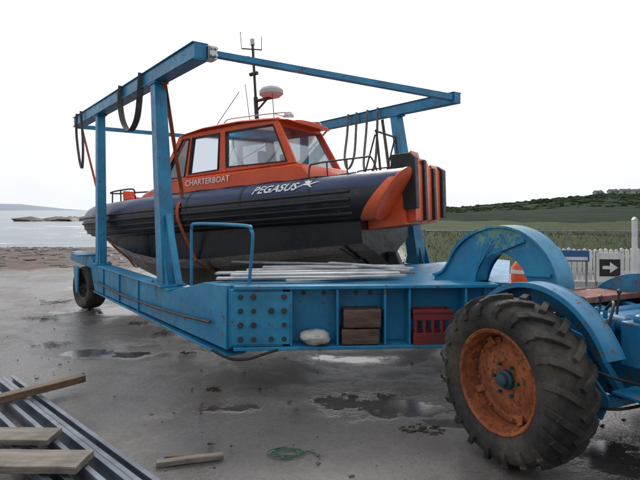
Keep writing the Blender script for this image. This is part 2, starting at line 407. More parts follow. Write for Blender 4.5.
for i, (x, y, r) in enumerate([(-2.05, 6.9, .13), (-.95, 4.7, .05), (-3.2, 6.3, .14), (-4.1, 7.8, .2), (.72, 3.85, .10), (-3.6, 5.6, .12), (-1.5, 5.9, .06), (-4.6, 9.2, .25), (-2.6, 7.5, .1)]):
    g = B()
    for k in range(30):
        a = random.uniform(0, 6.28); q = r * random.random(); a2 = random.uniform(-.5, .5)
        p = V((x + 1.6 * q * math.cos(a), y + q * math.sin(a), .006)); d = V((math.cos(a2), math.sin(a2), 0)) * r * .45
        g.ribbon(crv([p, p + d * .5 + V((0, random.uniform(-.02, .02), random.uniform(.002, .008))), p + d], 3), random.uniform(.006, .022), .003, (0, 0, 1))
    o = g.make("seaweed_clump", 'weed', label="clump of dark seaweed washed onto the wet concrete", cat="seaweed", recenter=True); o["group"] = "seaweed clumps on the slipway"

M['bush'] = worn("gorse_bush_leaves", (.018, .034, .016), (.042, .058, .026), 1, 0, scale=1, bmp=.8, dirt=.5, dirtc=(.06, .058, .032), spec=.03)
g = B()
for i in range(1000):
    y = 32 + 245 * random.random() ** 1.2; x = y * random.uniform(.18, .75)
    if noise.noise(V((x * .02, y * .02, 7))) < -.25: continue
    r = random.uniform(.4, 1.6) * (.25 + y / 160)
    for q in range(3):
        g.rock((x + random.uniform(-r, r) * 1.4, y + random.uniform(-r, r), hz(x, y)), r * random.uniform(.3, .7), .42, 2, .9, i * 3 + q)
g.make("hillside_bushes", 'bush', kind="stuff", label="dark scrubby bushes covering the green hillside", cat="bushes", ang=180)
for (k, y, wd, sc) in [(.553, 272, 4.5, .45), (.576, 278, 6, .5), (.597, 272, 4.5, .5), (.525, 282, 4, .4)]:
    x = k * y; z = hz(x, y) + .5
    e = root("hillside_house", (x, y, z), (0, 0, -.4 + k), "small white house with grey roof on the hillside", "house"); e["group"] = "white houses on the hill"
    b_ = B(); h = 2.4 * sc + .3; D = 3.4; rh = 1.0
    b_.box(-wd / 2, wd / 2, -D / 2, D / 2, -1.5, h); b_.prism([(-D / 2, h), (D / 2, h), (0, h + rh)], 0, -wd / 2, wd / 2); b_.make("wall", 'house', e)
    b_ = B(); sl_ = math.hypot(D / 2, rh)
    for s in (1, -1): b_.beam((-wd / 2 - .2, s * (D / 4 + .07), h + rh / 2 + .08), (wd / 2 + .2, s * (D / 4 + .07), h + rh / 2 + .08), sl_ + .3, .12, (0, s * rh, D / 2))
    r_ = b_.make("roof", 'slate', e)
    b_ = B(); b_.box(wd / 2 - .9, wd / 2 - .4, -.3, .3, h + .6, h + rh + .5); b_.make("chimney", 'house', r_)
    for q in (-.3, .25):
        b_ = B(); b_.box(wd * q - .4, wd * q + .4, -D / 2 - .06, -D / 2 - .01, .4, 1.1); b_.make("window", 'signblack', e)

# ------------------------------------------------------------------ BOAT HOIST TRAILER
TH = math.radians(36.4)
H = root("boat_hoist_trailer", (-1.18, 5.2, 0), (0, 0, TH), "weathered blue steel boat hoist trailer carrying an orange boat", "boat trailer")
HM = Matrix.Translation((-1.18, 5.2, 0)) @ Matrix.Rotation(TH, 4, 'Z')
def hw(x, y, z): return HM @ V((x, y, z))
W_ = 3.84
b_ = B(); b_.box(-.065, .065, -.02, 5.3, 3.085, 3.23); b_.box(-.085, .085, -.02, 5.3, 3.231, 3.243); b_.box(-.085, .085, -.02, 5.3, 3.07, 3.084)
b_.make("overhead_beam", 'blue', H, .004)
b_ = B(); b_.box(W_ - .065, W_ + .065, -.04, 5.3, 3.10, 3.245); b_.box(W_ - .085, W_ + .085, -.04, 5.3, 3.246, 3.258); b_.make("overhead_beam", 'blue', H, .004)
b_ = B(); b_.beam((.11, .02, 3.16), (W_ - .08, .02, 3.185), .08, .06, h1=.09); b_.make("overhead_cross_beam", 'blue', H, .004)
b_ = B(); b_.box(.0, W_, 5.31, 5.36, 3.06, 3.13); b_.make("overhead_cross_beam", 'blue', H, .004)
b_ = B(); b_.box(.072, .17, -.04, .09, 3.09, 3.225); b_.box(.075, .15, -.07, -.045, 3.11, 3.21)
for zz in (3.12, 3.19): b_.cyl((.10, -.09, zz), (.10, -.03, zz), .018, 8); b_.cyl((.14, -.09, zz), (.14, -.03, zz), .018, 8)
b_.make("corner_clamp", 'chrome', H, .004)
def post(x, yt, yb, w0, w1, zt=3.069, zb=.763, xo=0):
    b_ = B(); b_.beam((x + xo, yb, zb), (x, yt, zt), w1, w1 * .9, (1, 0, 0), w0, w0 * .9)
    b_.box(x + xo - w1 * .8, x + xo + w1 * .8, yb - w1 * 1.0, yb + w1 * 1.0, zb - .0, zb + .025)
    b_.box(x - w0 * .55, x + w0 * .55, yt - w0 * .9, yt + w0 * .9, zt - .02, zt - .001)
    for sx in (-1, 1):
        for q in (-1, 1):
            b_.prism([(yb + q * w1 * .4, zb + .02), (yb + q * w1 * .95, zb + .02), (yb + q * w1 * .45, zb + .30)], 0, x + xo + sx * w1 * .3 - .008, x + xo + sx * w1 * .3 + .008)
    for yy in (-.8, .8):
        for xx in (-.6, .6): b_.cyl((x + xo + xx * w1, yb + yy * w1, zb + .02), (x + xo + xx * w1, yb + yy * w1, zb + .05), .016, 6)
    return b_.make("upright_post", 'blue', H, .005)
post(0, 1.18, .88, .15, .19); post(0, 3.75, 3.7, .13, .15)
post(W_, 1.18, .72, .15, .21, 3.099); post(W_, 3.75, 3.7, .13, .15, 3.099)
b_ = B(); b_.beam((0, .52, .80), (0, .86, 1.55), .05, .06, (1, 0, 0)); b_.make("diagonal_brace", 'blue', H, .004)
for x in (0, W_):
    b_ = B()
    top = [(-.744, .95), (-.3, .93), (.55, .745), (3.8, .745), (4.05, .86), (5.45, .86)]
    bot = [(5.45, .70), (4.0, .68), (3.75, .36), (-.744, .40)]
    b_.prism(top + bot, 0, x - .085, x + .085)
    b_.box(x - .11, x + .11, .56, 3.78, .746, .762); b_.box(x - .11, x + .11, -.74, 3.74, .338, .358)
    for yy in (1.6, 2.4, 3.2): b_.box(x - .105, x - .086, yy - .01, yy + .01, .36, .745)
    b_.make("chassis_side_beam", 'blue', H, .005)
b_ = B(); b_.tube(crv([(-.12, 3.6, .52), (-.13, 2, .50), (-.12, .5, .54), (-.12, -.5, .6)], 6), .014, 6); b_.make("hydraulic_pipe", 'dark', H)
def tyre_small(b_, R, hwid, ax=(1, 0, 0), org=(0, 0, 0), seg=40):
    rr = R * .56
    b_.lathe(org, ax, [(-hwid * .8, rr), (-hwid, rr + (R - rr) * .4), (-hwid * .97, R * .9), (-hwid * .7, R * .985), (-hwid * .3, R), (-hwid * .27, R * .97), (-hwid * .2, R * .97), (-hwid * .17, R),
                       (hwid * .17, R), (hwid * .2, R * .97), (hwid * .27, R * .97), (hwid * .3, R), (hwid * .7, R * .985), (hwid * .97, R * .9), (hwid, rr + (R - rr) * .4), (hwid * .8, rr)], seg)
for x in (-.03, W_ + .03):
    sgn = -1 if x < 1 else 1
    yw = 4.3
    wh = bpy.data.objects.new("wheel", None); COL.objects.link(wh); wh.parent = H; wh.location = (x, yw, .345); wh.rotation_euler = (0, 0, math.radians(10))
    b_ = B(); tyre_small(b_, .345, .15); b_.make("tyre", 'tyre', wh)
    b_ = B(); b_.lathe((0, 0, 0), (sgn, 0, 0), [(-.12, .19), (.12, .19), (.11, .165), (.05, .15), (.04, .09), (.07, .07), (.11, .06), (.11, 0)], 32)
    b_.cyl((-.2, 0, 0), (.2, 0, 0), .03, 10); b_.make("rim", 'dark', wh)
    b_ = B()
    for q in (-.19, .19): b_.prism([(yw - .1, .70), (yw + .25, .70), (yw + .06, .27), (yw - .06, .27)], 0, x + q - .012, x + q + .012)
    b_.box(x - .21, x + .21, yw - .15, yw + .3, .862, .885)
    b_.make("wheel_fork", 'blue', H, .004)
b_ = B(); b_.box(.09, W_ - .09, -.26, -.10, .42, .66); b_.make("chassis_cross_member", 'blue', H, .005)

def member(P0, P1, outward):
    P0, P1 = V(P0), V(P1); d = (P1 - P0).normalized(); n = V((0, 0, 1)).cross(d)
    if n.dot(V(outward)) < 0: n = -n
    mt = Matrix(((d.x, n.x, 0, P0.x), (d.y, n.y, 0, P0.y), (0, 0, 1, 0), (0, 0, 0, 1)))
    return B(mt), (P1 - P0).length
def fill(b_, L):
    b_.box(.40, L + .06, -.10, -.075, .431, .919)
    b_.box(-.02, L + .06, -.17, .12, .92, .95)
    b_.box(-.02, L + .06, -.17, .12, .40, .43)
    for u in (.47, .87, 1.285, 1.50, 2.0): b_.box(u - .01, u + .01, -.074, .105, .431, .919)
    b_.box(-.06, .40, -.14, .09, .431, .919)
    b_.box(-.04, .46, .091, .108, .45, .90)
b_, L = member((0.02, -.744, 0), (1.89, -1.95, 0), (-1, -1, 0)); fill(b_, L)
b_.make("draw_frame_member", 'blue', H, .005)
NEARM = b_.xf.copy()
b_, L2 = member((W_ - .02, -.744, 0), (2.01, -1.95, 0), (1, -1, 0)); fill(b_, L2); b_.make("draw_frame_member", 'blue', H, .005)
for u in (.04, .15, .30, .41):
    for z in (.50, .62, .74, .86):
        if u == .30 and z in (.62, .86): continue
        b_ = B(NEARM); r_ = random.uniform(.02, .027); b_.cyl((u, .108, z), (u, .126, z), r_, 6); b_.cyl((u, .126, z), (u, .14 + random.uniform(-.005, .012), z), .013, 8); b_.make("bolt", 'dark', H)
for u in (.58, .76, 1.05, 1.18):
    for z in (.50, .86):
        b_ = B(NEARM); b_.cyl((u, -.075, z), (u, -.055, z), .02, 6); b_.make("bolt", 'dark', H)
b_ = B(); b_.prism([(.05, -.25), (W_ - .05, -.25), (W_ - .1, -.66), (2.1, -1.8), (1.8, -1.8), (.1, -.66)], 2, .905, .918); b_.make("deck_plate", 'blue', H, .003)
def resamp(Pt, n):
    L_ = [0]
    for a, c in zip(Pt, Pt[1:]): L_.append(L_[-1] + math.dist(a, c))
    out = []
    for i in range(n):
        t = L_[-1] * i / (n - 1); k = 0
        while k < len(L_) - 2 and L_[k + 1] < t: k += 1
        f = (t - L_[k]) / max(1e-9, L_[k + 1] - L_[k]); out.append((Pt[k][0] + (Pt[k + 1][0] - Pt[k][0]) * f, Pt[k][1] + (Pt[k + 1][1] - Pt[k][1]) * f))
    return out
def archsolid(b_, Oa, Ia, x0, x1):
    n = len(Oa); vs = []
    for i in range(n): vs += [(x0, *Oa[i]), (x1, *Oa[i]), (x1, *Ia[i]), (x0, *Ia[i])]
    fs = [(0, 1, 2, 3), (4 * n - 1, 4 * n - 2, 4 * n - 3, 4 * n - 4)]
    for i in range(n - 1):
        for j in range(4): fs.append((4 * i + j, 4 * i + 4 + j, 4 * i + 4 + (j + 1) % 4, 4 * i + (j + 1) % 4))
    b_.add(vs, fs)
def shrink(A, C, t): return [(a[0] + (c[0] - a[0]) * t, a[1] + (c[1] - a[1]) * t) for a, c in zip(A, C)]
O = [(p.x, p.y) for p in crv([(-1.36, .955, 0), (-1.46, .985, 0), (-1.54, 1.07, 0), (-1.64, 1.23, 0), (-1.82, 1.37, 0), (-2.08, 1.445, 0), (-2.34, 1.40, 0), (-2.54, 1.24, 0), (-2.64, 1.0, 0), (-2.66, .52, 0)], 5)]
I = [(p.x, p.y) for p in crv([(-1.36, .46, 0), (-1.60, .47, 0), (-1.78, .55, 0), (-1.82, .72, 0), (-1.84, .95, 0), (-1.92, 1.14, 0), (-2.10, 1.23, 0), (-2.28, 1.15, 0), (-2.38, .96, 0), (-2.40, .52, 0)], 5)]
n = 36; Oa = resamp(O, n); Ia = resamp(I, n)
b_ = B(); archsolid(b_, Oa, Ia, 1.86, 2.04)
archsolid(b_, shrink(Oa, Ia, -.05), shrink(Oa, Ia, -.003), 1.83, 2.07)
b_.make("gooseneck_arch", 'bluearch', H, .004)
for k in (20, 26, 30):
    b_ = B(); p, q = Oa[k], Ia[k]; b_.beam((1.845, p[0] + (q[0] - p[0]) * .15, p[1] + (q[1] - p[1]) * .15), (1.845, q[0], q[1]), .02, .026, (0, 0, 1) if abs(p[1] - q[1]) < .1 else (0, 1, 0)); b_.make("gooseneck_rib", 'bluearch', H, .003)
b_ = B(); b_.box(1.80, 2.10, -2.80, -2.36, .46, .515); b_.cyl((1.95, -2.70, .36), (1.95, -2.70, .66), .04, 14); b_.make("hitch_plate", 'dark', H, .004)
b_ = B(); b_.tube(crv([(.04, .30, .75), (.04, .30, 1.30), (.04, .29, 1.42), (.05, .18, 1.46), (.14, -.66, 1.46), (.15, -.76, 1.42), (.15, -.79, 1.33), (.13, -.76, .95)], 6), .015, 10, (1, 0, 0)); b_.make("handrail", 'blue', H)
b_ = B(); b_.tube(crv([(3.0, -1.15, .95), (3.0, -1.15, 1.2), (2.98, -1.2, 1.27), (2.35, -1.62, 1.27), (2.30, -1.66, 1.2), (2.30, -1.66, .95)], 6), .015, 10, (1, 0, 0)); b_.make("handrail", 'blue', H)
b_ = B(NEARM); b_.tube(crv([(-.2, .13, .42), (-.05, .15, .35), (.10, .14, .34), (.25, .13, .38), (.36, .12, .41)], 6), .012, 8); b_.make("hanging_hose", 'black', H)

NW = HM @ NEARM
for i, (u0, u1, z0, z1) in enumerate([(.905, 1.235, .432, .575), (.92, 1.25, .577, .745)]):
    b_ = B(NW); nseg = 8; vs = []; fs = []
    for k in range(nseg + 1):
        u = u0 + (u1 - u0) * k / nseg; j = lambda q: .009 * noise.noise(V((u * 14, q * 5, i * 7)))
        vs += [(u, -.06, z0), (u, .11 + j(1), z0 + .004), (u, .11 + j(2), (z0 + z1) / 2), (u, .105 + j(3), z1 - .006 + j(4)), (u, -.06, z1 - .003)]
    for k in range(nseg):
        for q in range(5): fs.append((k * 5 + q, k * 5 + (q + 1) % 5, k * 5 + 5 + (q + 1) % 5, k * 5 + 5 + q))
    fs += [tuple(range(5)), tuple(nseg * 5 + q for q in range(5))]
    b_.add(vs, fs); o = b_.make("timber_block", 'block', None, .010, label="worn brown timber block stowed in the blue steel frame", cat="wood block", recenter=True); o["group"] = "timber blocks in the frame"
b_ = B(NW)
b_.rock((.68, .05, .495), .13, .5, 3, .22, 4); b_.make("pale_stone", 'stone', label="rounded whitish stone resting on the lower steel flange", cat="stone", recenter=True)
e = root("plastic_crate", tuple(NW @ V((1.70, .03, .432))), (0, 0, TH - math.atan2(.538, .843)), "dull red plastic crate stowed in the frame", "crate")
b_ = B()
b_.box(-.17, .17, -.09, .09, 0, .012)
for (a0, a1, c0, c1) in [(-.17, .17, -.09, -.078), (-.17, .17, .078, .09), (-.17, -.158, -.078, .078), (.158, .17, -.078, .078)]:
    b_.box(a0, a1, c0, c1, .012, .10); b_.box(a0, a1, c0, c1, .21, .30)
for i in range(5):
    x = -.164 + i * .076; b_.box(x, x + .024, -.088, -.08, .10, .21); b_.box(x, x + .024, .08, .088, .10, .21)
b_.box(-.18, .18, -.1, -.091, .275, .305)
b_.make("crate_shell", 'red', e, .003)
random.seed(3)
bd = [(-1.05, 5.30, .80, 5.46, .12), (-1.0, 5.14, .80, 5.22, .11), (-.80, 4.98, .85, 5.10, .10), (-.95, 4.88, .62, 4.92, .10), (-.55, 5.38, .9, 5.0, .06), (-.80, 4.76, .72, 4.80, .09), (-.3, 4.70, .80, 4.98, .07), (-.6, 5.56, .7, 5.58, .10), (-.9, 5.42, .3, 5.02, .06), (-.7, 5.06, .85, 5.34, .05), (.1, 5.5, .85, 4.86, .06)]
for i, (x0, y0, x1, y1, wd) in enumerate(bd):
    z = .965 + .022 * (i % 3) + (.045 if i > 7 else 0)
    b_ = B(); b_.beam((x0, y0, z + .002 * i), (x1, y1, z + .012 + .002 * i), wd, .018); o = b_.make("pale_board", 'woodw' if i % 4 else 'steel', None, .003, label="long pale painted board lying across the trailer deck", cat="board", recenter=True); o["group"] = "loose boards on the trailer deck"

# ------------------------------------------------------------------ BOAT
BP = V((1.27, 6.77, .985)); BR = (0, math.radians(4.0), math.radians(150.6))
BT = root("rigid_inflatable_boat", BP, BR, "orange cabin workboat with dark inflatable tubes hanging in a hoist", "boat")
BM = Matrix.Translation(BP) @ Euler(BR).to_matrix().to_4x4()
def bw(x, y, z): return BM @ V((x, y, z))
TR, TZ = .285, .80
xs = [.42, 1, 2, 3, 3.8, 4.5, 5.1, 5.6, 5.95, 6.15]
yc = [.74, .76, .76, .75, .70, .58, .43, .27, .12, .02]; zc = [.24, .21, .16, .11, .13, .23, .37, .50, .62, .70]
zk = [-.06, -.11, -.24, -.36, -.37, -.26, -.04, .24, .50, .66]; yg = [.82, .83, .83, .83, .79, .69, .53, .35, .14, .02]
b_ = B(); vs = []; secs = []
for i in range(len(xs)):
    x = xs[i]
    half = [(0, zk[i]), (yc[i] * .33, zk[i] + (zc[i] - zk[i]) * .38), (yc[i] * .36, zk[i] + (zc[i] - zk[i]) * .36), (yc[i] * .66, zk[i] + (zc[i] - zk[i]) * .72), (yc[i] * .69, zk[i] + (zc[i] - zk[i]) * .70), (yc[i], zc[i]), (yc[i] + .04, zc[i] + .01), (yg[i], .9)]
    secs.append([(x, y, z) for y, z in reversed(half)] + [(x, -y, z) for y, z in half[1:]])
n = len(secs[0])
for s in secs: vs += s
fs = [tuple(range(n))]
for i in range(len(xs) - 1):
    for j in range(n - 1): fs.append((i * n + j, i * n + j + 1, (i + 1) * n + j + 1, (i + 1) * n + j))
b_.add(vs, fs); b_.make("hull", 'hull', BT, 0, ang=25)
path = [(-.08, .82, TZ), (.4, .82, TZ), (1, .82, TZ), (2, .82, TZ), (3, .82, TZ), (3.7, .80, TZ), (4.4, .71, TZ), (5.0, .56, TZ), (5.5, .37, TZ + .01), (5.82, .18, TZ + .015), (5.93, 0, TZ + .02)]
full = path + [(x, -y, z) for x, y, z in reversed(path[:-1])]
cp = crv(full, 6)
def slant(v):
    if v.x < .7:
        k = max(0, min(1, 1 - (v.x + .08) / .78))
        if v.y > 0: v.x += k * (TZ - v.z + .08) * SH * 1.3
        else: v.x += k * .20
    return v
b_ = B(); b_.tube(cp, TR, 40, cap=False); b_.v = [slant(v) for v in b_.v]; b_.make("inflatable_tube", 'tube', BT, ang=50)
for s in (1, -1):
    b_ = B(); b_.lathe((-.08, s * .82, TZ), (-1, 0, 0), [(-.012, TR + .006), (.012, TR + .006), (.022, TR * .93), (.024, TR * .5), (.025, 0)], 40)
    for v in b_.v: v.x += (TZ - v.z + .08) * SH * 1.3 if s > 0 else .20
    b_.make("tube_end_cap", 'orange' if s > 0 else 'black', BT)
b_ = B()
for ang, rr in ((12, .018), (-6, .024), (-24, .016), (-42, .022), (-58, .014)):
    A = math.radians(ang); q = []
    t0 = (cp[1] - cp[0]).cross(V((0, 0, 1))); sg0 = 1 if t0.y > 0 else -1
    for i, p in enumerate(cp):
        if p.x < .36: continue
        t = (cp[min(i + 1, len(cp) - 1)] - cp[max(i - 1, 0)]).normalized(); a = t.cross(V((0, 0, 1))).normalized() * sg0
        q.append(p + a * TR * math.cos(A) + V((0, 0, TR * math.sin(A))))
    b_.tube(q, rr, 8)
b_.make("rubbing_strake", 'black', BT)
for x in (.95, 1.98, 2.9):
    for s in (1, -1):
        b_ = B(); b_.lathe((x, s * .82, TZ), (1, 0, 0), [(-.02, TR), (-.02, TR + .004), (.02, TR + .004), (.02, TR)], 40); b_.make("tube_seam_band", 'black', BT)
for s in (1, -1):
    b_ = B(); b_.tube(crv([(.4 + i * .3, s * (.82 + .06), TZ + TR + .005 - (.012 if i % 2 else 0)) for i in range(11)], 4), .008, 6); b_.make("grab_line", 'black', BT)
b_ = B(); dk = [(0.02, .7), (3.5, .7), (4.4, .58), (5.1, .40), (5.6, .18), (5.72, 0)]
b_.prism(dk + [(x, -y) for x, y in reversed(dk[:-1])], 2, .80, .86); b_.make("deck", 'deck', BT, .005)
# stern: flat boxy orange unit with stepped top and upright black bars
b_ = B(); b_.prism([(.02, 1.02), (-.06, 1.02), (-.06, .44), (.418, .40), (.418, .52)], 1, -.70, .60); b_.make("transom", 'orange', BT, .008)
b_ = B(); b_.prism([(-.061, .62), (-.22, .62), (-.24, 1.22), (-.18, 1.28), (.06, 1.28), (.08, 1.04), (-.061, 1.03)], 1, .50, .62); b_.make("stern_block", 'black', BT, .01)
b_ = B(); b_.prism([(-.061, .46), (-.16, .48), (-.19, 1.14), (-.15, 1.32), (-.061, 1.24)], 1, .22, .495); b_.make("stern_panel", 'orange', BT, .006)
b_ = B(); b_.prism([(-.061, .46), (-.20, .48), (-.22, 1.22), (-.061, 1.22)], 1, .13, .215); b_.make("stern_bar", 'black', BT, .006)
b_ = B(); b_.prism([(-.061, .46), (-.16, .48), (-.19, 1.10), (-.13, 1.26), (-.061, 1.18)], 1, -.14, .125); b_.make("stern_panel", 'orange', BT, .006)
b_ = B(); b_.prism([(-.061, .46), (-.20, .48), (-.22, 1.14), (-.061, 1.14)], 1, -.23, -.145); b_.make("stern_bar", 'black', BT, .006)
b_ = B(); b_.prism([(-.061, .46), (-.16, .48), (-.19, 1.12), (-.15, 1.20), (-.061, 1.14)], 1, -.50, -.235); b_.make("stern_panel", 'orange', BT, .006)
b_ = B(); b_.prism([(-.061, .50), (-.20, .50), (-.23, 1.14), (-.15, 1.20), (-.061, 1.20)], 1, -.66, -.505); b_.make("stern_block", 'black', BT, .01)
b_ = B(); b_.prism([(.41, .10), (.30, .08), (.24, -.08), (.30, -.12), (.41, -.06)], 1, -.06, .06); b_.make("outdrive_leg", 'black', BT, .01)
b_ = B(); b_.prism([(.12, .861), (.85, .861), (.80, 1.10), (.2, 1.10)], 1, -.42, .42); b_.make("engine_box", 'deck', BT, .03)
YB, YT = .66, .575
def side(x, z): return YB + (YT - YB) * max(0, min(1, (z - 1.30) / .70))
def sidepanel(b_, poly, s, t=.03, out=0.0):
    vs = [(x, s * (side(x, z) + out), z) for x, z in poly] + [(x, s * (side(x, z) + out - t), z) for x, z in poly]; n = len(poly)
    b_.add(vs, [tuple(range(n)), tuple(range(2 * n - 1, n - 1, -1))] + [(i, i + n, (i + 1) % n + n, (i + 1) % n) for i in range(n)])
b_ = B()
low = [(1.38, 1.335), (3.78, 1.335), (3.98, 1.28), (4.5, 1.20), (4.85, 1.05)]
def wid(x): return .68 if x < 3.6 else max(.18, .68 - (x - 3.6) * .33)
prof = crv([(x, 0, z) for x, z in low], 4)
P_ = [(p.x, p.z) for p in prof]
vs = []; st = [(1.16, 1.16), (1.26, 1.30)] + P_ + [(4.9, .88)]
for x, z in st: vs += [(x, wid(x) + .02, .861), (x, wid(x), z - .035 if z > .95 else z), (x, wid(x) - .05, z), (x, -wid(x) + .05, z), (x, -wid(x), z - .035 if z > .95 else z), (x, -wid(x) - .02, .861)]
fs = [(0, 1, 2, 3, 4, 5)]
for i in range(len(st) - 1):
    for j in range(5): fs.append((i * 6 + j, i * 6 + 6 + j, i * 6 + 7 + j, i * 6 + 1 + j))
fs.append(tuple((len(st) - 1) * 6 + j for j in (5, 4, 3, 2, 1, 0)))
b_.add(vs, fs); b_.make("cabin_base", 'orange', BT, .008)
WIN = ([(3.31, 1.34), (3.74, 1.34), (3.36, 1.91), (3.23, 1.91)], [(2.67, 1.38), (3.23, 1.37), (3.17, 1.91), (2.66, 1.91)], [(1.50, 1.37), (2.52, 1.40), (2.54, 1.91), (1.73, 1.90)])
b_ = B()
for s in (1, -1):
    sidepanel(b_, [(3.74, 1.33), (3.82, 1.33), (3.45, 1.98), (3.35, 1.98)], s, .05)
    sidepanel(b_, [(3.24, 1.33), (3.31, 1.33), (3.24, 1.97), (3.17, 1.97)], s, .05)
    sidepanel(b_, [(2.52, 1.33), (2.66, 1.33), (2.66, 1.97), (2.54, 1.97)], s, .06)
    sidepanel(b_, [(1.36, 1.33), (1.49, 1.33), (1.74, 1.92), (1.63, 1.92)], s, .05)
    sidepanel(b_, [(2.66, 1.33), (3.24, 1.33), (3.24, 1.37), (2.66, 1.38)], s, .04, .002)
    sidepanel(b_, [(1.49, 1.33), (2.52, 1.33), (2.52, 1.40), (1.49, 1.37)], s, .04, .002)
    sidepanel(b_, [(1.64, 1.90), (3.38, 1.90), (3.38, 1.99), (1.64, 1.99)], s, .05, -.003)
b_.beam((3.78, 0, 1.33), (3.38, 0, 1.97), .05, .04, (0, 1, 0))
b_.box(3.33, 3.43, -.55, .55, 1.92, 1.985)
b_.box(1.63, 1.71, -.55, .55, 1.88, 1.96)
b_.make("cabin_frame", 'orange', BT, .012)
for s in (1, -1):
    for poly in WIN:
        b_ = B(); b_.add([(x, s * (side(x, z) - .022), z) for x, z in poly], [tuple(range(len(poly)))]); wo = b_.make("window", 'glass', BT, smooth=False)
        b_ = B(); q = [V((x, s * (side(x, z) + .002), z)) for x, z in poly]
        for a, c in zip(q, q[1:] + q[:1]): b_.beam(a, c, .012, .028, (0, 1, 0))
        b_.make("window_seal", 'black', wo)
for s in (1, -1):
    b_ = B(); b_.add([(3.76, s * .03, 1.34), (3.76, s * .62, 1.34), (3.39, s * .55, 1.93), (3.39, s * .03, 1.93)], [(0, 1, 2, 3)]); b_.make("windscreen", 'glass', BT, smooth=False)
b_ = B(); b_.add([(1.42, -.60, 1.34), (1.42, .60, 1.34), (1.67, .53, 1.89), (1.67, -.53, 1.89)], [(0, 1, 2, 3)]); b_.make("rear_window", 'glass', BT, smooth=False)
b_ = B(); vs = []; rx = [1.44, 1.50, 1.74, 2.3, 2.95, 3.33, 3.48, 3.53]; rz = [1.95, 1.975, 2.01, 2.055, 2.055, 2.02, 1.98, 1.955]; ry = [.50, .56, .60, .62, .62, .60, .57, .5]
for x, z, y in zip(rx, rz, ry):
    vs += [(x, y, z - .05), (x, y + .01, z - .038), (x, y - .06, z - .008), (x, y * .5, z + .012), (x, 0, z + .02), (x, -y * .5, z + .012), (x, -y + .06, z - .008), (x, -y - .01, z - .038), (x, -y, z - .05)]
fs = [tuple(range(8, -1, -1)), tuple(7 * 9 + j for j in range(9))]
for i in range(7):
    for j in range(9): fs.append((i * 9 + j, i * 9 + (j + 1) % 9, (i + 1) * 9 + (j + 1) % 9, (i + 1) * 9 + j))
b_.add(vs, fs); b_.make("cabin_roof", 'orange', BT, .01)
b_ = B(); b_.prism([(3.2, .87), (3.7, .87), (3.62, 1.34), (3.3, 1.38)], 1, -.5, .5); b_.make("dashboard", 'black', BT, .02)
for (sx, sy) in ((2.30, .28), (2.30, -.28)):
    b_ = B(); b_.box(sx - .2, sx + .2, sy - .18, sy + .18, 1.15, 1.25); b_.box(sx - .26, sx - .18, sy - .18, sy + .18, 1.15, 1.60); b_.box(sx - .1, sx + .1, sy - .1, sy + .1, .861, 1.15); b_.make("seat", 'black', BT, .03)
mx_ = 2.41
b_ = B(); b_.cyl((mx_, 0, 2.07), (mx_, 0, 3.30), .022, 10); b_.cyl((mx_, 0, 2.07), (mx_, 0, 2.5), .034, 10)
b_.cyl((mx_, -.16, 3.02), (mx_, .16, 3.02), .012, 8); b_.cyl((mx_ - .08, -.12, 3.24), (mx_ + .12, .12, 3.24), .012, 8); b_.cyl((mx_ - .06, 0, 2.86), (mx_ + .08, 0, 2.86), .03, 10)
b_.beam((mx_, 0, 2.44), (mx_ - .27, 0, 2.44), .10, .02); b_.beam((mx_, 0, 2.28), (mx_ - .2, 0, 2.43), .03, .02)
MS = b_.make("mast", 'dark', BT)
b_ = B(); b_.lathe((mx_ - .29, 0, 2.45), (0, 0, 1), [(0, 0), (0, .13), (.04, .18), (.09, .18), (.13, .15), (.15, .10), (.155, 0)], 28); b_.make("radar_dome", 'dome', BT)
b_ = B(); b_.lathe((mx_, 0, 3.30), (0, 0, 1), [(0, .035), (.09, .035), (.10, .02), (.10, 0)], 14); b_.make("navigation_light", 'white', MS)
b_ = B(); b_.lathe((mx_, .14, 3.03), (0, 0, 1), [(0, .03), (.06, .03), (.07, 0)], 12); b_.make("navigation_light", 'white', MS)
for P2 in ([(2.95, .35, 2.05), (2.62, .12, 2.60)], [(2.75, -.3, 2.06), (2.85, -.35, 2.85)], [(1.9, .3, 2.04), (1.9, .3, 2.42)], [(2.53, .12, 3.24), (2.54, .12, 3.5)], [(2.33, -.12, 3.24), (2.32, -.12, 3.44)]):
    b_ = B(); b_.tube(P2, .0065, 6); b_.make("whip_antenna", 'dark', BT)
b_ = B()
for s in (1, -1): b_.tube(crv([(1.55, s * .45, 1.98), (1.57, s * .45, 2.04), (1.7, s * .45, 2.075), (2.5, s * .45, 2.12), (2.65, s * .45, 2.10), (2.7, s * .45, 2.04)], 5), .009, 8, (0, 1, 0))
b_.cyl((1.8, -.45, 2.08), (1.8, .45, 2.08), .009, 8)
b_.make("roof_rail", 'chrome', BT)
b_ = B(); b_.lathe((1.78, .1, 2.03), (0, .0, 1), [(0, .0), (0, .07), (.07, .08), (.12, .05), (.13, 0)], 16); b_.make("search_light", 'white', BT)
b_ = B()
for s in (1, -1):
    b_.tube(crv([(4.55, s * .50, 1.05), (4.57, s * .49, 1.24), (4.7, s * .46, 1.29), (5.3, s * .28, 1.31), (5.6, s * .12, 1.31), (5.66, 0, 1.31)], 5), .014, 8)
    b_.cyl((5.05, s * .37, 1.02), (5.05, s * .36, 1.30), .012, 8); b_.cyl((5.45, s * .22, 1.0), (5.45, s * .20, 1.31), .012, 8)
b_.make("bow_rail", 'dark', BT)
b_ = B(); b_.box(5.05, 5.25, -.15, .15, .862, 1.20); b_.box(5.251, 5.28, -.13, .13, 1.10, 1.32); b_.make("bow_locker", 'orange', BT, .02)
b_ = B()
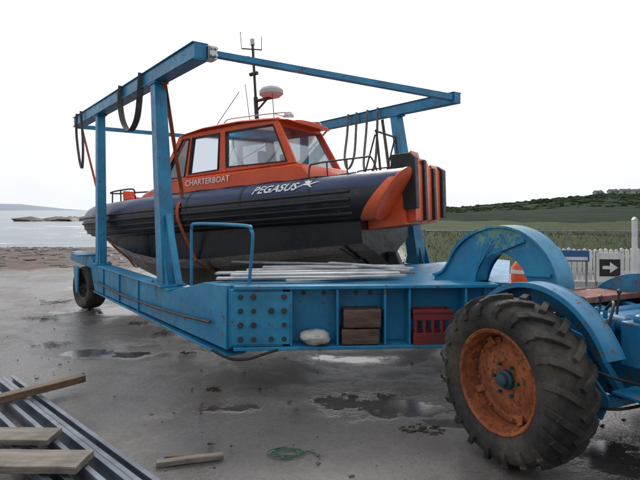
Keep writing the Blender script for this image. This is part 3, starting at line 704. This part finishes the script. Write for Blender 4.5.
for s in (1, -1):
    b_.tube(crv([(1.15, s * .70, 1.05), (1.13, s * .70, 1.24), (1.02, s * .70, 1.28), (.4, s * .70, 1.28), (.27, s * .70, 1.26), (.2, s * .70, 1.05)], 5), .011, 8, (0, 1, 0))
    b_.cyl((.6, s * .70, 1.03), (.6, s * .70, 1.27), .010, 8); b_.cyl((.88, s * .70, 1.03), (.88, s * .70, 1.27), .010, 8)
for s in (1, -1): b_.cyl((.30, s * .35, .861), (.34, s * .33, 1.66), .016, 8); b_.cyl((.62, s * .35, .861), (.36, s * .33, 1.60), .012, 8)
b_.cyl((.34, -.36, 1.64), (.34, .36, 1.64), .014, 8)
b_.make("stern_rail", 'dark', BT)
def tubemap(x0, phi0, sgn_y, dirx):
    def f(tx, ty):
        ph = phi0 + ty / TR
        return V((x0 + dirx * tx, sgn_y * (.82 + (TR + .008) * math.cos(ph)), TZ + (TR + .008) * math.sin(ph)))
    return f
textmesh("boat_name_lettering", "PEGASUS", .165, 'letter', tubemap(1.80, math.radians(29), 1, -1), BT, .35, .003, "white slanted name lettering on the tube")
b_ = B(); f = tubemap(1.07, math.radians(29), 1, -1)
def blade(pts): b_.add([f(x, y) for x, y in pts], [tuple(range(len(pts)))])
blade([(0, .06), (.05, .055), (.12, .045), (.15, .06), (.13, .08), (.05, .085)])
blade([(.06, .085), (.02, .14), (.05, .13), (.08, .15), (.10, .12), (.14, .125), (.12, .085)])
blade([(.13, .06), (.20, .075), (.26, .10), (.20, .095), (.14, .08)])
blade([(0, .06), (-.04, .04), (-.06, .015), (-.02, .035), (.03, .055)])
blade([(.10, .05), (.13, .02), (.17, .01), (.145, .03), (.13, .055)])
b_.make("winged_horse_emblem", 'letter', BT, smooth=False)
textmesh("side_lettering", "CHARTERBOAT", .118, 'letter', lambda tx, ty: V((3.27 - tx * 1.0, .707, 1.195 + ty)), BT, .15, .001, "small pale lettering on the orange cabin side")

# ------------------------------------------------------------------ slings
def sling(name, pts, mat, wd, label, up=(1, .3, 0), n=6, group=None):
    b_ = B(); P = crv(pts, n)
    b_.ribbon(P, .007, wd, up)
    o = b_.make(name, mat, None, label=label, cat="sling", recenter=True)
    if group: o["group"] = group
    return o
ax = tuple(Euler(BR).to_matrix() @ V((1, 0, 0)))
def under(x, k=1):
    i = max(j for j in range(len(xs) - 1) if xs[j] <= x); t = (x - xs[i]) / (xs[i + 1] - xs[i])
    L_ = lambda a: a[i] + (a[i + 1] - a[i]) * t
    yt = .82 if x < 3.2 else (.82 - (x - 3.2) * .12 if x < 4.4 else .71 - (x - 4.4) * .30)
    c, z0, zz = L_(yc), L_(zc), L_(zk)
    half = [(yt + .20, TZ + .24), (yt + .285, TZ + .10), (yt + .315, TZ - .02), (yt + .27, TZ - .18), (c + .09, z0 + .06), (c + .05, z0 - .02), (c * .5, (z0 + zz) / 2 - .02), (0, zz - .02)]
    return [bw(x, y, z) for y, z in half] + [bw(x, -y, z) for y, z in reversed(half[:-1])]
def strapline(top, first, k=4): return [top + (first - top) * (i / k) for i in range(k)]
u1 = under(3.03)
sling("lifting_sling", strapline(hw(.02, 1.02, 3.06), u1[0]) + u1 + list(reversed(strapline(hw(W_, 3.0, 3.08), u1[-1]))), 'strap_o', .055, "orange webbing sling running under the dark boat hull", ax, 4)
u2 = under(5.15)
sling("lifting_sling", strapline(hw(.02, 5.1, 3.06), u2[0]) + u2 + list(reversed(strapline(hw(W_, 5.0, 3.08), u2[-1]))), 'strap_o', .045, "orange webbing sling under the bow of the boat", ax, 4)
sx = tuple(hw(1, 0, 0) - hw(0, 0, 0))
sling("hanging_strap", [hw(-.085, 2.35, 3.25), hw(-.10, 2.33, 3.0), hw(-.10, 2.2, 2.75), hw(-.09, 1.95, 2.60), hw(-.08, 1.7, 2.72), hw(-.09, 1.55, 3.0), hw(-.085, 1.52, 3.25)], 'strap_b', .075, "slack dark strap looped over the overhead beam", sx)
sling("hanging_strap", [hw(-.10, 4.9, 3.25), hw(-.11, 4.88, 2.9), hw(-.1, 4.7, 2.45), hw(-.1, 4.5, 2.3), hw(-.1, 4.45, 2.7), hw(-.1, 4.6, 3.25)], 'strap_b', .04, "thin dark strap hanging off the end of the beam", sx)
for i, (y, z, d, mt) in enumerate([(1.75, 2.15, .25, 'strap_w'), (2.25, 2.3, .22, 'strap_w')]):
    o = sling("hanging_strap", [hw(W_ - .10, y, 3.27), hw(W_ - .13, y, 2.9), hw(W_ - .2, y - .02, z + .2), hw(W_ - .2, y - d * .5, z), hw(W_ - .15, y - d, z + .25), hw(W_ - .10, y - d, 3.27)], mt, .05, "loose webbing strap hanging from the overhead beam", sx)
    o["group"] = "loose straps on the far beam"
u3 = under(.72)
tp = hw(W_, 1.5, 3.08)
sling("lifting_sling", [tp] + [tp + (u3[-1] - tp) * t for t in (.3, .6, .85)] + list(reversed(u3[5:])), 'strap_b', .05, "dark webbing sling under the stern of the boat", ax, 4)

# ------------------------------------------------------------------ TRACTOR
TA = math.radians(206)
T = root("tractor", (2.07, 3.77, 0), (0, 0, TA), "old blue farm tractor with rusty wheels hitched to the trailer", "tractor")
FX = -.70
def bigwheel(x, sgn):
    wh = bpy.data.objects.new("wheel", None); COL.objects.link(wh); wh.parent = T; wh.location = (x, 0, .535)
    b_ = B()
    half = [(0, .505), (.06, .503), (.11, .495), (.15, .475), (.172, .44), (.178, .40), (.165, .35), (.14, .315), (.12, .30)]
    b_.lathe((0, 0, 0), (sgn, 0, 0), [(-q, r) for q, r in reversed(half[1:])] + half, 72)
    n = 20
    for i in range(n):
        for s in (1, -1):
            th = 2 * math.pi * (i + (.5 if s < 0 else 0)) / n + random.uniform(-.008, .008)
            def pt(q, r, d): return V((q, r * math.cos(th + d), r * math.sin(th + d)))
            L_ = [(.0, .510, 0), (.06, .510, .07), (.115, .503, .14), (.158, .480, .20), (.178, .445, .235), (.181, .41, .245)]
            for (A, C) in zip(L_, L_[1:]):
                p0 = pt(s * A[0], A[1], A[2]); p1 = pt(s * C[0], C[1], C[2]); up = V((s * (A[0] ** 3) * 120, p0.y, p0.z)).normalized()
                if A[1] < .46: up = V((s, 0, 0))
                elif A[1] < .49: up = (V((s, 0, 0)) + up).normalized()
                d = (p1 - p0) * .12
                b_.beam(p0 - d, p1 + d, .038, .045 if A[1] > .49 else .022, up)
    b_.make("tyre", 'tyre', wh, .004, ang=30)
    b_ = B(); b_.lathe((0, 0, 0), (sgn, 0, 0), [(-.14, .325), (-.145, .30), (-.10, .285), (.02, .268), (.10, .288), (.145, .30), (.155, .318), (.145, .328), (.135, .315)], 56)
    b_.lathe((0, 0, 0), (sgn, 0, 0), [(.01, .275), (.04, .262), (.045, .235), (.035, .215), (.05, .17), (.055, .12), (.04, .09), (.04, 0)], 56)
    for i in range(4):
        th = math.pi * i / 2 + .5; c, s_ = math.cos(th), math.sin(th)
        b_.beam((sgn * .042, .222 * c, .222 * s_), (sgn * .075, .274 * c, .274 * s_), .045, .014, (sgn, 0, 0))
    for i in range(8):
        th = 2 * math.pi * i / 8 + .2; c, s_ = math.cos(th), math.sin(th)
        b_.cyl((sgn * .04, .240 * c, .240 * s_), (sgn * .062, .240 * c, .240 * s_), .012, 6)
    b_.make("rim", 'rustrim', wh, .003)
    b_ = B(); b_.lathe((sgn * .038, 0, 0), (sgn, 0, 0), [(0, .062), (.03, .06), (.035, .045), (.06, .04), (.068, .025), (.068, 0)], 24)
    for i in range(6):
        th = 2 * math.pi * i / 6; b_.cyl((sgn * .045, .10 * math.cos(th), .10 * math.sin(th)), (sgn * .075, .10 * math.cos(th), .10 * math.sin(th)), .011, 6)
    b_.make("hub", 'hub', wh, .002)
bigwheel(.95, 1); bigwheel(FX, -1)
def arc(R, zc_, a0, a1, n=26): return [(R * math.cos(a0 + (a1 - a0) * i / n), zc_ + R * math.sin(a0 + (a1 - a0) * i / n)) for i in range(n + 1)]
def fender(xi, sg):
    b_ = B(); a0, a1 = math.radians(22), math.radians(140)
    xa, xb = sorted((xi, xi + sg * .13)); archsolid(b_, arc(.590, .535, a0, a1), arc(.578, .535, a0, a1), xa, xb)
    xa, xb = sorted((xi - sg * .013, xi - sg * .001)); archsolid(b_, arc(.592, .535, a0, a1), arc(.40, .55, a0, a1), xa, xb)
    xa, xb = sorted((xi + sg * .131, xi + sg * .143)); archsolid(b_, arc(.596, .535, a0, a1), arc(.560, .535, a0, a1), xa, xb)
    b_.make("fender", 'blue2', T, .003)
fender(.66, 1); fender(FX + .30, -1)
b_ = B()
b_.box(-.20, .20, -.28, .35, .36, .80); b_.box(-.17, .17, .35, 1.1, .34, .74); b_.box(-.15, .15, -.36, -.28, .42, .76)
b_.cyl((-.52, 0, .535), (.76, 0, .535), .085, 18); b_.cyl((-.42, 0, .535), (.42, 0, .535), .15, 18)
for x in (.42, .56, .68): b_.cyl((x, 0, .535), (x + .025, 0, .535), .14, 20)
b_.prism([(-.25, .80), (.28, .80), (.2, .90), (-.2, .90)], 0, -.16, .16)
b_.cyl((.24, -.1, .86), (.24, .3, .86), .055, 14); b_.box(.21, .34, .30, .50, .62, .90)
b_.lathe((.27, .40, .90), (0, 0, 1), [(0, .05), (.03, .05), (.05, .03), (.05, 0)], 14)
b_.make("transmission_housing", 'blue2', T, .012)
for i in range(7):
    for zz in (.72, .42):
        b_ = B(); b_.cyl((.20, -.2 + i * .085, zz), (.222, -.2 + i * .085, zz), .014, 6); b_.make("bolt", 'dark', T)
b_ = B()
SF = [(-.46, .30), (.30, .30), (.36, .44), (.20, .60), (.18, .80), (-.20, .88), (-.40, .80), (-.46, .55)]
b_.prism(SF, 0, .50, .518); b_.prism(SF, 0, -.40, -.385)
b_.box(-.38, .50, -.44, -.36, .74, .82); b_.box(-.38, .50, -.46, -.38, .32, .40); b_.box(-.38, .50, .20, .28, .34, .40)
b_.beam((.46, -.40, .40), (.46, -.05, .95), .06, .05, (1, 0, 0)); b_.beam((.30, .30, .42), (.46, .02, .95), .05, .05, (1, 0, 0))
b_.beam((.10, -.42, .82), (.44, -.42, .40), .05, .03, (0, 1, 0)); b_.beam((-.28, -.43, .80), (.08, -.43, .42), .05, .03, (0, 1, 0))
b_.make("side_frame", 'blue2', T, .006)
b_ = B()
b_.beam((.10, .05, .88), (.12, -.36, .94), .06, .08); b_.beam((-.20, .05, .88), (-.22, -.36, .94), .06, .08)
b_.cyl((-.28, .06, .88), (.20, .06, .88), .045, 14); b_.make("lift_arm", 'blue2', T, .006)
b_ = B(); b_.cyl((.34, -.36, .42), (.30, -.10, .80), .035, 14); b_.make("hydraulic_ram", 'dark', T)
b_ = B(); b_.cyl((.30, -.10, .80), (.28, .02, .93), .016, 10); b_.make("ram_rod", 'chrome', T)
b_ = B(); b_.box(.30, .46, -.02, .24, .80, .90)
for i in range(4): b_.cyl((.34, .02 + i * .06, .90), (.34, .02 + i * .06, .96), .016, 8); b_.cyl((.42, .02 + i * .06, .90), (.42, .02 + i * .06, .935), .013, 8)
b_.make("valve_block", 'blue2', T, .005)
b_ = B()
for x in (-.35, .35):
    b_.beam((x, -.05, .38), (x * 1.05, -.50, .36), .03, .06)
b_.beam((-.36, -.48, .37), (.36, -.48, .37), .05, .04); b_.beam((0, -.36, .45), (0, -.60, .42), .08, .04)
b_.make("hitch_linkage", 'dark', T, .003)
b_ = B(); b_.box(-.36, .56, .40, .78, .50, .52); b_.box(-.36, -.21, -.3, .36, .62, .64); b_.make("footplate", 'blue2', T, .004)
b_ = B(); b_.box(-.36, .28, -.36, -.02, .962, .974); b_.box(-.36, .28, -.375, -.361, .93, .982); b_.box(-.36, .28, -.019, -.006, .95, .992)
for x in (-.3, .2): b_.box(x - .02, x + .02, -.2, -.1, .86, .961)
b_.make("rusty_platform", 'rustred', T, .004, label="rusty red metal plate across the rear of the tractor")
b_ = B(); b_.beam((0, .45, .86), (0, .62, .98), .05, .02)
b_.prism([(.53, 1.02), (.84, 1.03), (.88, 1.06), (.62, 1.05), (.54, 1.08), (.48, 1.16), (.44, 1.15)], 0, -.20, .20); b_.make("tractor_seat", 'rustred', T, .01)
for hp in ([(.3, -.30, .8), (.36, -.40, .98), (.2, -.46, 1.0), (.05, -.42, .9), (.02, -.36, .7)], [(.22, -.30, .7), (.4, -.44, .60), (.56, -.36, .66), (.58, -.16, .85), (.44, .1, .94)], [(-.1, -.36, .7), (-.05, -.5, .9), (.15, -.52, .75), (.12, -.42, .5)],
           [(.2, .2, .62), (.36, .14, .58), (.55, .2, .62), (.56, .4, .6), (.2, .6, .5)], [(.2, .05, .50), (.40, .0, .42), (.55, .1, .36), (.5, .4, .40), (.18, .5, .45)], [(.2, -.1, .84), (.38, -.12, .98), (.50, .02, 1.0), (.40, .14, .93)], [(.34, .20, .95), (.40, .30, 1.02), (.50, .34, .9), (.54, .3, .7), (.5, .2, .5)], [(.34, .08, .95), (.30, .0, 1.0), (.36, -.2, .98), (.52, -.28, .8), (.54, -.3, .5)]):
    b_ = B(); b_.tube(crv(hp, 6), .010, 8); b_.make("hydraulic_hose", 'black', T)
for x, y, z in ((.17, .2, 1.06), (.27, .14, 1.02)):
    b_ = B(); b_.cyl((x, y - .05, .8), (x + .03, y, z), .008, 8); b_.lathe((x + .03, y, z), (0, 0, 1), [(-.02, 0), (-.01, .015), (.01, .015), (.02, 0)], 10); b_.make("control_lever", 'dark', T)
b_ = B(); b_.prism([(1.0, .75), (2.35, .72), (2.42, .82), (2.40, 1.16), (2.3, 1.22), (1.05, 1.28), (.95, 1.2)], 0, -.23, .23); b_.make("engine_hood", 'blue2', T, .04)
b_ = B(); b_.box(-.17, .17, 1.1, 2.25, .36, .735); b_.beam((-.6, 2.1, .36), (.6, 2.1, .36), .08, .08); b_.make("engine_block", 'dark', T, .02)
b_ = B(); b_.lathe((0, .74, 1.36), (0, -.5, 1), [(-.014, .19), (0, .205), (.014, .19), (0, .175), (-.014, .19)], 32); b_.cyl((0, .74, 1.36), (0, .98, 1.15), .018, 10)
b_.beam((-.18, .74, 1.36), (.18, .74, 1.36), .02, .012); b_.make("steering_wheel", 'dark', T)
for x in (-.66, .66):
    wh = bpy.data.objects.new("front_wheel", None); COL.objects.link(wh); wh.parent = T; wh.location = (x, 2.1, .34)
    b_ = B(); tyre_small(b_, .34, .09); b_.make("tyre", 'tyre', wh)
    b_ = B(); b_.lathe((0, 0, 0), (1 if x > 0 else -1, 0, 0), [(-.08, .2), (.08, .2), (.06, .17), (.02, .15), (.03, .05), (.07, .04), (.07, 0)], 28); b_.make("rim", 'rustrim', wh)

# ------------------------------------------------------------------ steel rails and timber on the ground
d = V((.71, -.70, 0)).normalized(); nrm = V((.70, .71, 0)).normalized()
RB = V((-2.80, 5.0, 0))
def chan(off, st_, L_, w_, h_):
    p = RB + nrm * off + d * st_; mt = Matrix(((d.x, nrm.x, 0, p.x), (d.y, nrm.y, 0, p.y), (0, 0, 1, 0), (0, 0, 0, 1)))
    b_ = B(mt); b_.box(0, L_, 0, w_, .004, .012); b_.box(0, L_, 0, .010, .0121, h_); b_.box(0, L_, w_ - .010, w_, .0121, h_); b_.box(0, L_, 0, .035, h_ + .0005, h_ + .008); b_.box(0, L_, w_ - .035, w_, h_ + .0005, h_ + .008)
    o = b_.make("steel_channel", 'steel', None, .002, label="long blue-grey steel channel lying on the concrete", cat="steel beam", recenter=True); o["group"] = "steel channels on the ground"
chan(-.19, 0, 3.6, .11, .055); chan(-.35, -.12, 3.6, .14, .075); chan(-.56, .1, 3.6, .12, .07)
def plank(p0, p1, w_, h_, mat, label, name="timber_plank"):
    p0, p1 = V(p0), V(p1); L_ = (p1 - p0).length; b_ = B(); nseg = 10; vs = []; fs = []
    for i in range(nseg + 1):
        x = -L_ / 2 + L_ * i / nseg; j1 = .004 * noise.noise(V((x * 4, w_ * 50, 1))); e_ = .012 * noise.noise(V((p0.x * 9, i, 2))) if i in (0, nseg) else 0
        for (y, z) in ((-w_ / 2 + j1, -h_ / 2), (w_ / 2 + j1, -h_ / 2), (w_ / 2 + j1, h_ / 2 - .003), (0, h_ / 2 + j1), (-w_ / 2 + j1, h_ / 2 - .002)): vs.append((x + e_ * (1 if y > 0 else -1), y, z))
    for i in range(nseg):
        for j in range(5): fs.append((i * 5 + j, i * 5 + (j + 1) % 5, i * 5 + 5 + (j + 1) % 5, i * 5 + 5 + j))
    fs += [tuple(range(5)), tuple(nseg * 5 + j for j in range(5))]
    b_.add(vs, fs)
    o = b_.make(name, mat, None, .004, label=label, cat="plank"); dd = p1 - p0; o.location = (p0 + p1) / 2
    o.rotation_euler = (0, -math.asin(dd.z / L_), math.atan2(dd.y, dd.x)); return o
plank((-2.56, 4.12, .115), (-2.10, 4.70, .115), .10, .06, 'woodb', "brown timber plank laid across the steel channels")
plank((-2.62, 3.50, .115), (-1.74, 3.48, .115), .20, .04, 'wood', "wide weathered grey board resting on steel channels")
plank((-2.3, 3.14, .12), (-1.38, 3.12, .12), .22, .045, 'wood', "weathered board with split grain beside the steel")
plank((-1.02, 3.30, .022), (-.62, 3.40, .026), .05, .035, 'wood', "small broken stick of timber on the concrete", "broken_stick")
plank((-1.0, 3.41, .012), (-.74, 3.43, .014), .03, .02, 'woodb', "thin broken splinter of wood on the concrete", "broken_stick")
b_ = B(); pts = []
for i in range(26): a = i * .75; pts.append((-.22 + .10 * math.cos(a) * (1 + .3 * math.sin(i)), 3.47 + .06 * math.sin(a) * (1 + .3 * math.cos(i * 2)), .010 + .004 * (i % 3)))
pts += [(-.08, 3.50, .008), (-.02, 3.46, .006), (.0, 3.40, .006)]
b_.tube(crv(pts, 4), .004, 6); b_.make("tangled_rope", 'rope', label="tangled green rope lying on the wet concrete", cat="rope", recenter=True)

# ------------------------------------------------------------------ fences and signs
FY = 13.2
e = root("wire_fence", (3.0, FY, 0), (0, 0, -.02), "grey chain-link fence on metal posts before the grass bank", "fence")
for i in range(7):
    b_ = B(); b_.cyl((-.4 + i * 1.75, 0, -.1), (-.4 + i * 1.75, 0, 1.12), .025, 10); b_.make("fence_post", 'steel', e)
b_ = B(); b_.cyl((-.4, 0, 1.08), (10.1, 0, 1.08), .014, 8); b_.cyl((-.4, 0, .1), (10.1, 0, .1), .006, 6); b_.make("top_rail", 'steel', e)
b_ = B(); x = -.4
while x < 10.1:
    for s in (1, -1):
        x1 = x + s * .98
        xa, xb = x, max(-.4, min(10.1, x1)); za = .1; zb = .1 + abs(xb - xa)
        if zb > .15: b_.tube([(xa, s * .003, za), (xb, s * .003, zb)], .0018, 3)
    x += .085
b_.make("wire_mesh", 'steel', e)
e = root("picket_fence", (5.2, 11.9, 0), (0, 0, -.05), "low fence of white vertical boards beside the yard", "fence")
b_ = B(); b_.box(0, 3.4, .02, .05, .15, .21); b_.box(0, 3.4, .02, .05, .52, .58); b_.make("fence_rail", 'white', e)
for i in range(30):
    x = i * .115; b_ = B(); h = .74 + random.uniform(-.02, .02); b_.prism([(x, .03), (x + .085, .03), (x + .085, h - .03), (x + .0425, h), (x, h - .03)], 1, -.005, .018); b_.make("picket", 'white', e)
e = root("arrow_sign", (6.12, 11.2, 0), (0, 0, -.1), "white board with a black panel and white arrow", "sign")
b_ = B(); b_.box(-.27, .27, -.012, .012, .08, .70); b_.make("sign_panel", 'white', e, .003)
b_ = B(); b_.box(-.21, .21, -.0175, -.0125, .20, .56); b_.make("sign_panel", 'signblack', e)
b_ = B(); b_.prism([(-.15, .35), (.0, .35), (.0, .27), (.16, .385), (.0, .50), (.0, .42), (-.15, .42)], 1, -.023, -.018); b_.make("arrow_symbol", 'white', e, smooth=False)
for xx in (-.255, .255): b_ = B(); b_.box(xx - .018, xx + .018, .013, .05, 0, .72); b_.make("sign_leg", 'steel', e)
e = root("notice_board", (5.45, 11.3, 0), (0, 0, -.1), "small blue and white notice on the white fence", "sign")
b_ = B(); b_.box(-.28, .28, -.01, .01, .50, .74); b_.make("sign_panel", 'signblue', e, .003)
b_ = B(); b_.box(-.24, .24, -.014, -.0105, .53, .60); b_.make("sign_band", 'white', e)
for xx in (-.23, .23): b_ = B(); b_.box(xx - .018, xx + .018, .012, .04, 0, .72); b_.make("sign_leg", 'steel', e)
b_ = B(); b_.box(-.035, .035, -.035, .035, 0, 1.42); b_.prism([(-.045, 1.421), (.045, 1.421), (0, 1.48)], 1, -.045, .045)
o = b_.make("marker_post", 'white', None, .006, label="plain square white painted post beside the tractor", cat="post"); o.location = (5.52, 9.3, 0)
e = root("marker_buoy", (4.12, 10.9, 0), (0, 0, .3), "orange and white mooring buoy standing on the concrete", "buoy"); r = .19
b_ = B(); b_.lathe((0, 0, 0), (0, 0, 1), [(0, 0), (.0, r * .5), (r * .4, r * .95), (r, r), (r * 2.2, r * .9), (r * 3, r * .4), (r * 3.3, 0)], 24); b_.make("float", 'orange', e)
b_ = B(); b_.lathe((0, 0, 0), (0, 0, 1), [(r * 1.6, r * .98), (r * 1.6, r * 1.0), (r * 2.0, r * .96), (r * 2.0, r * .90)], 24); b_.make("float_band", 'white', e)
M['grass'] = worn("grass_blades", (.032, .052, .015), (.072, .082, .030), .9, 0, scale=3, dirt=.2, spec=.05)
b_ = B()
for i in range(8000):
    y = random.uniform(13.5, 26) if i % 3 else random.uniform(13.3, 14.6); x = random.uniform(2.2, 17); z = gh(x, y); h = random.uniform(.04, .17); a = random.uniform(0, 3.14); l = random.uniform(-.08, .08)
    dx, dy = .012 * math.cos(a), .012 * math.sin(a)
    b_.add([(x - dx, y - dy, z - .01), (x + dx, y + dy, z - .01), (x + l, y + l * .5, z + h)], [(0, 1, 2)])
b_.make("grass_tufts", 'grass', kind="stuff", label="rough green grass growing behind the wire fence", cat="grass", smooth=False)
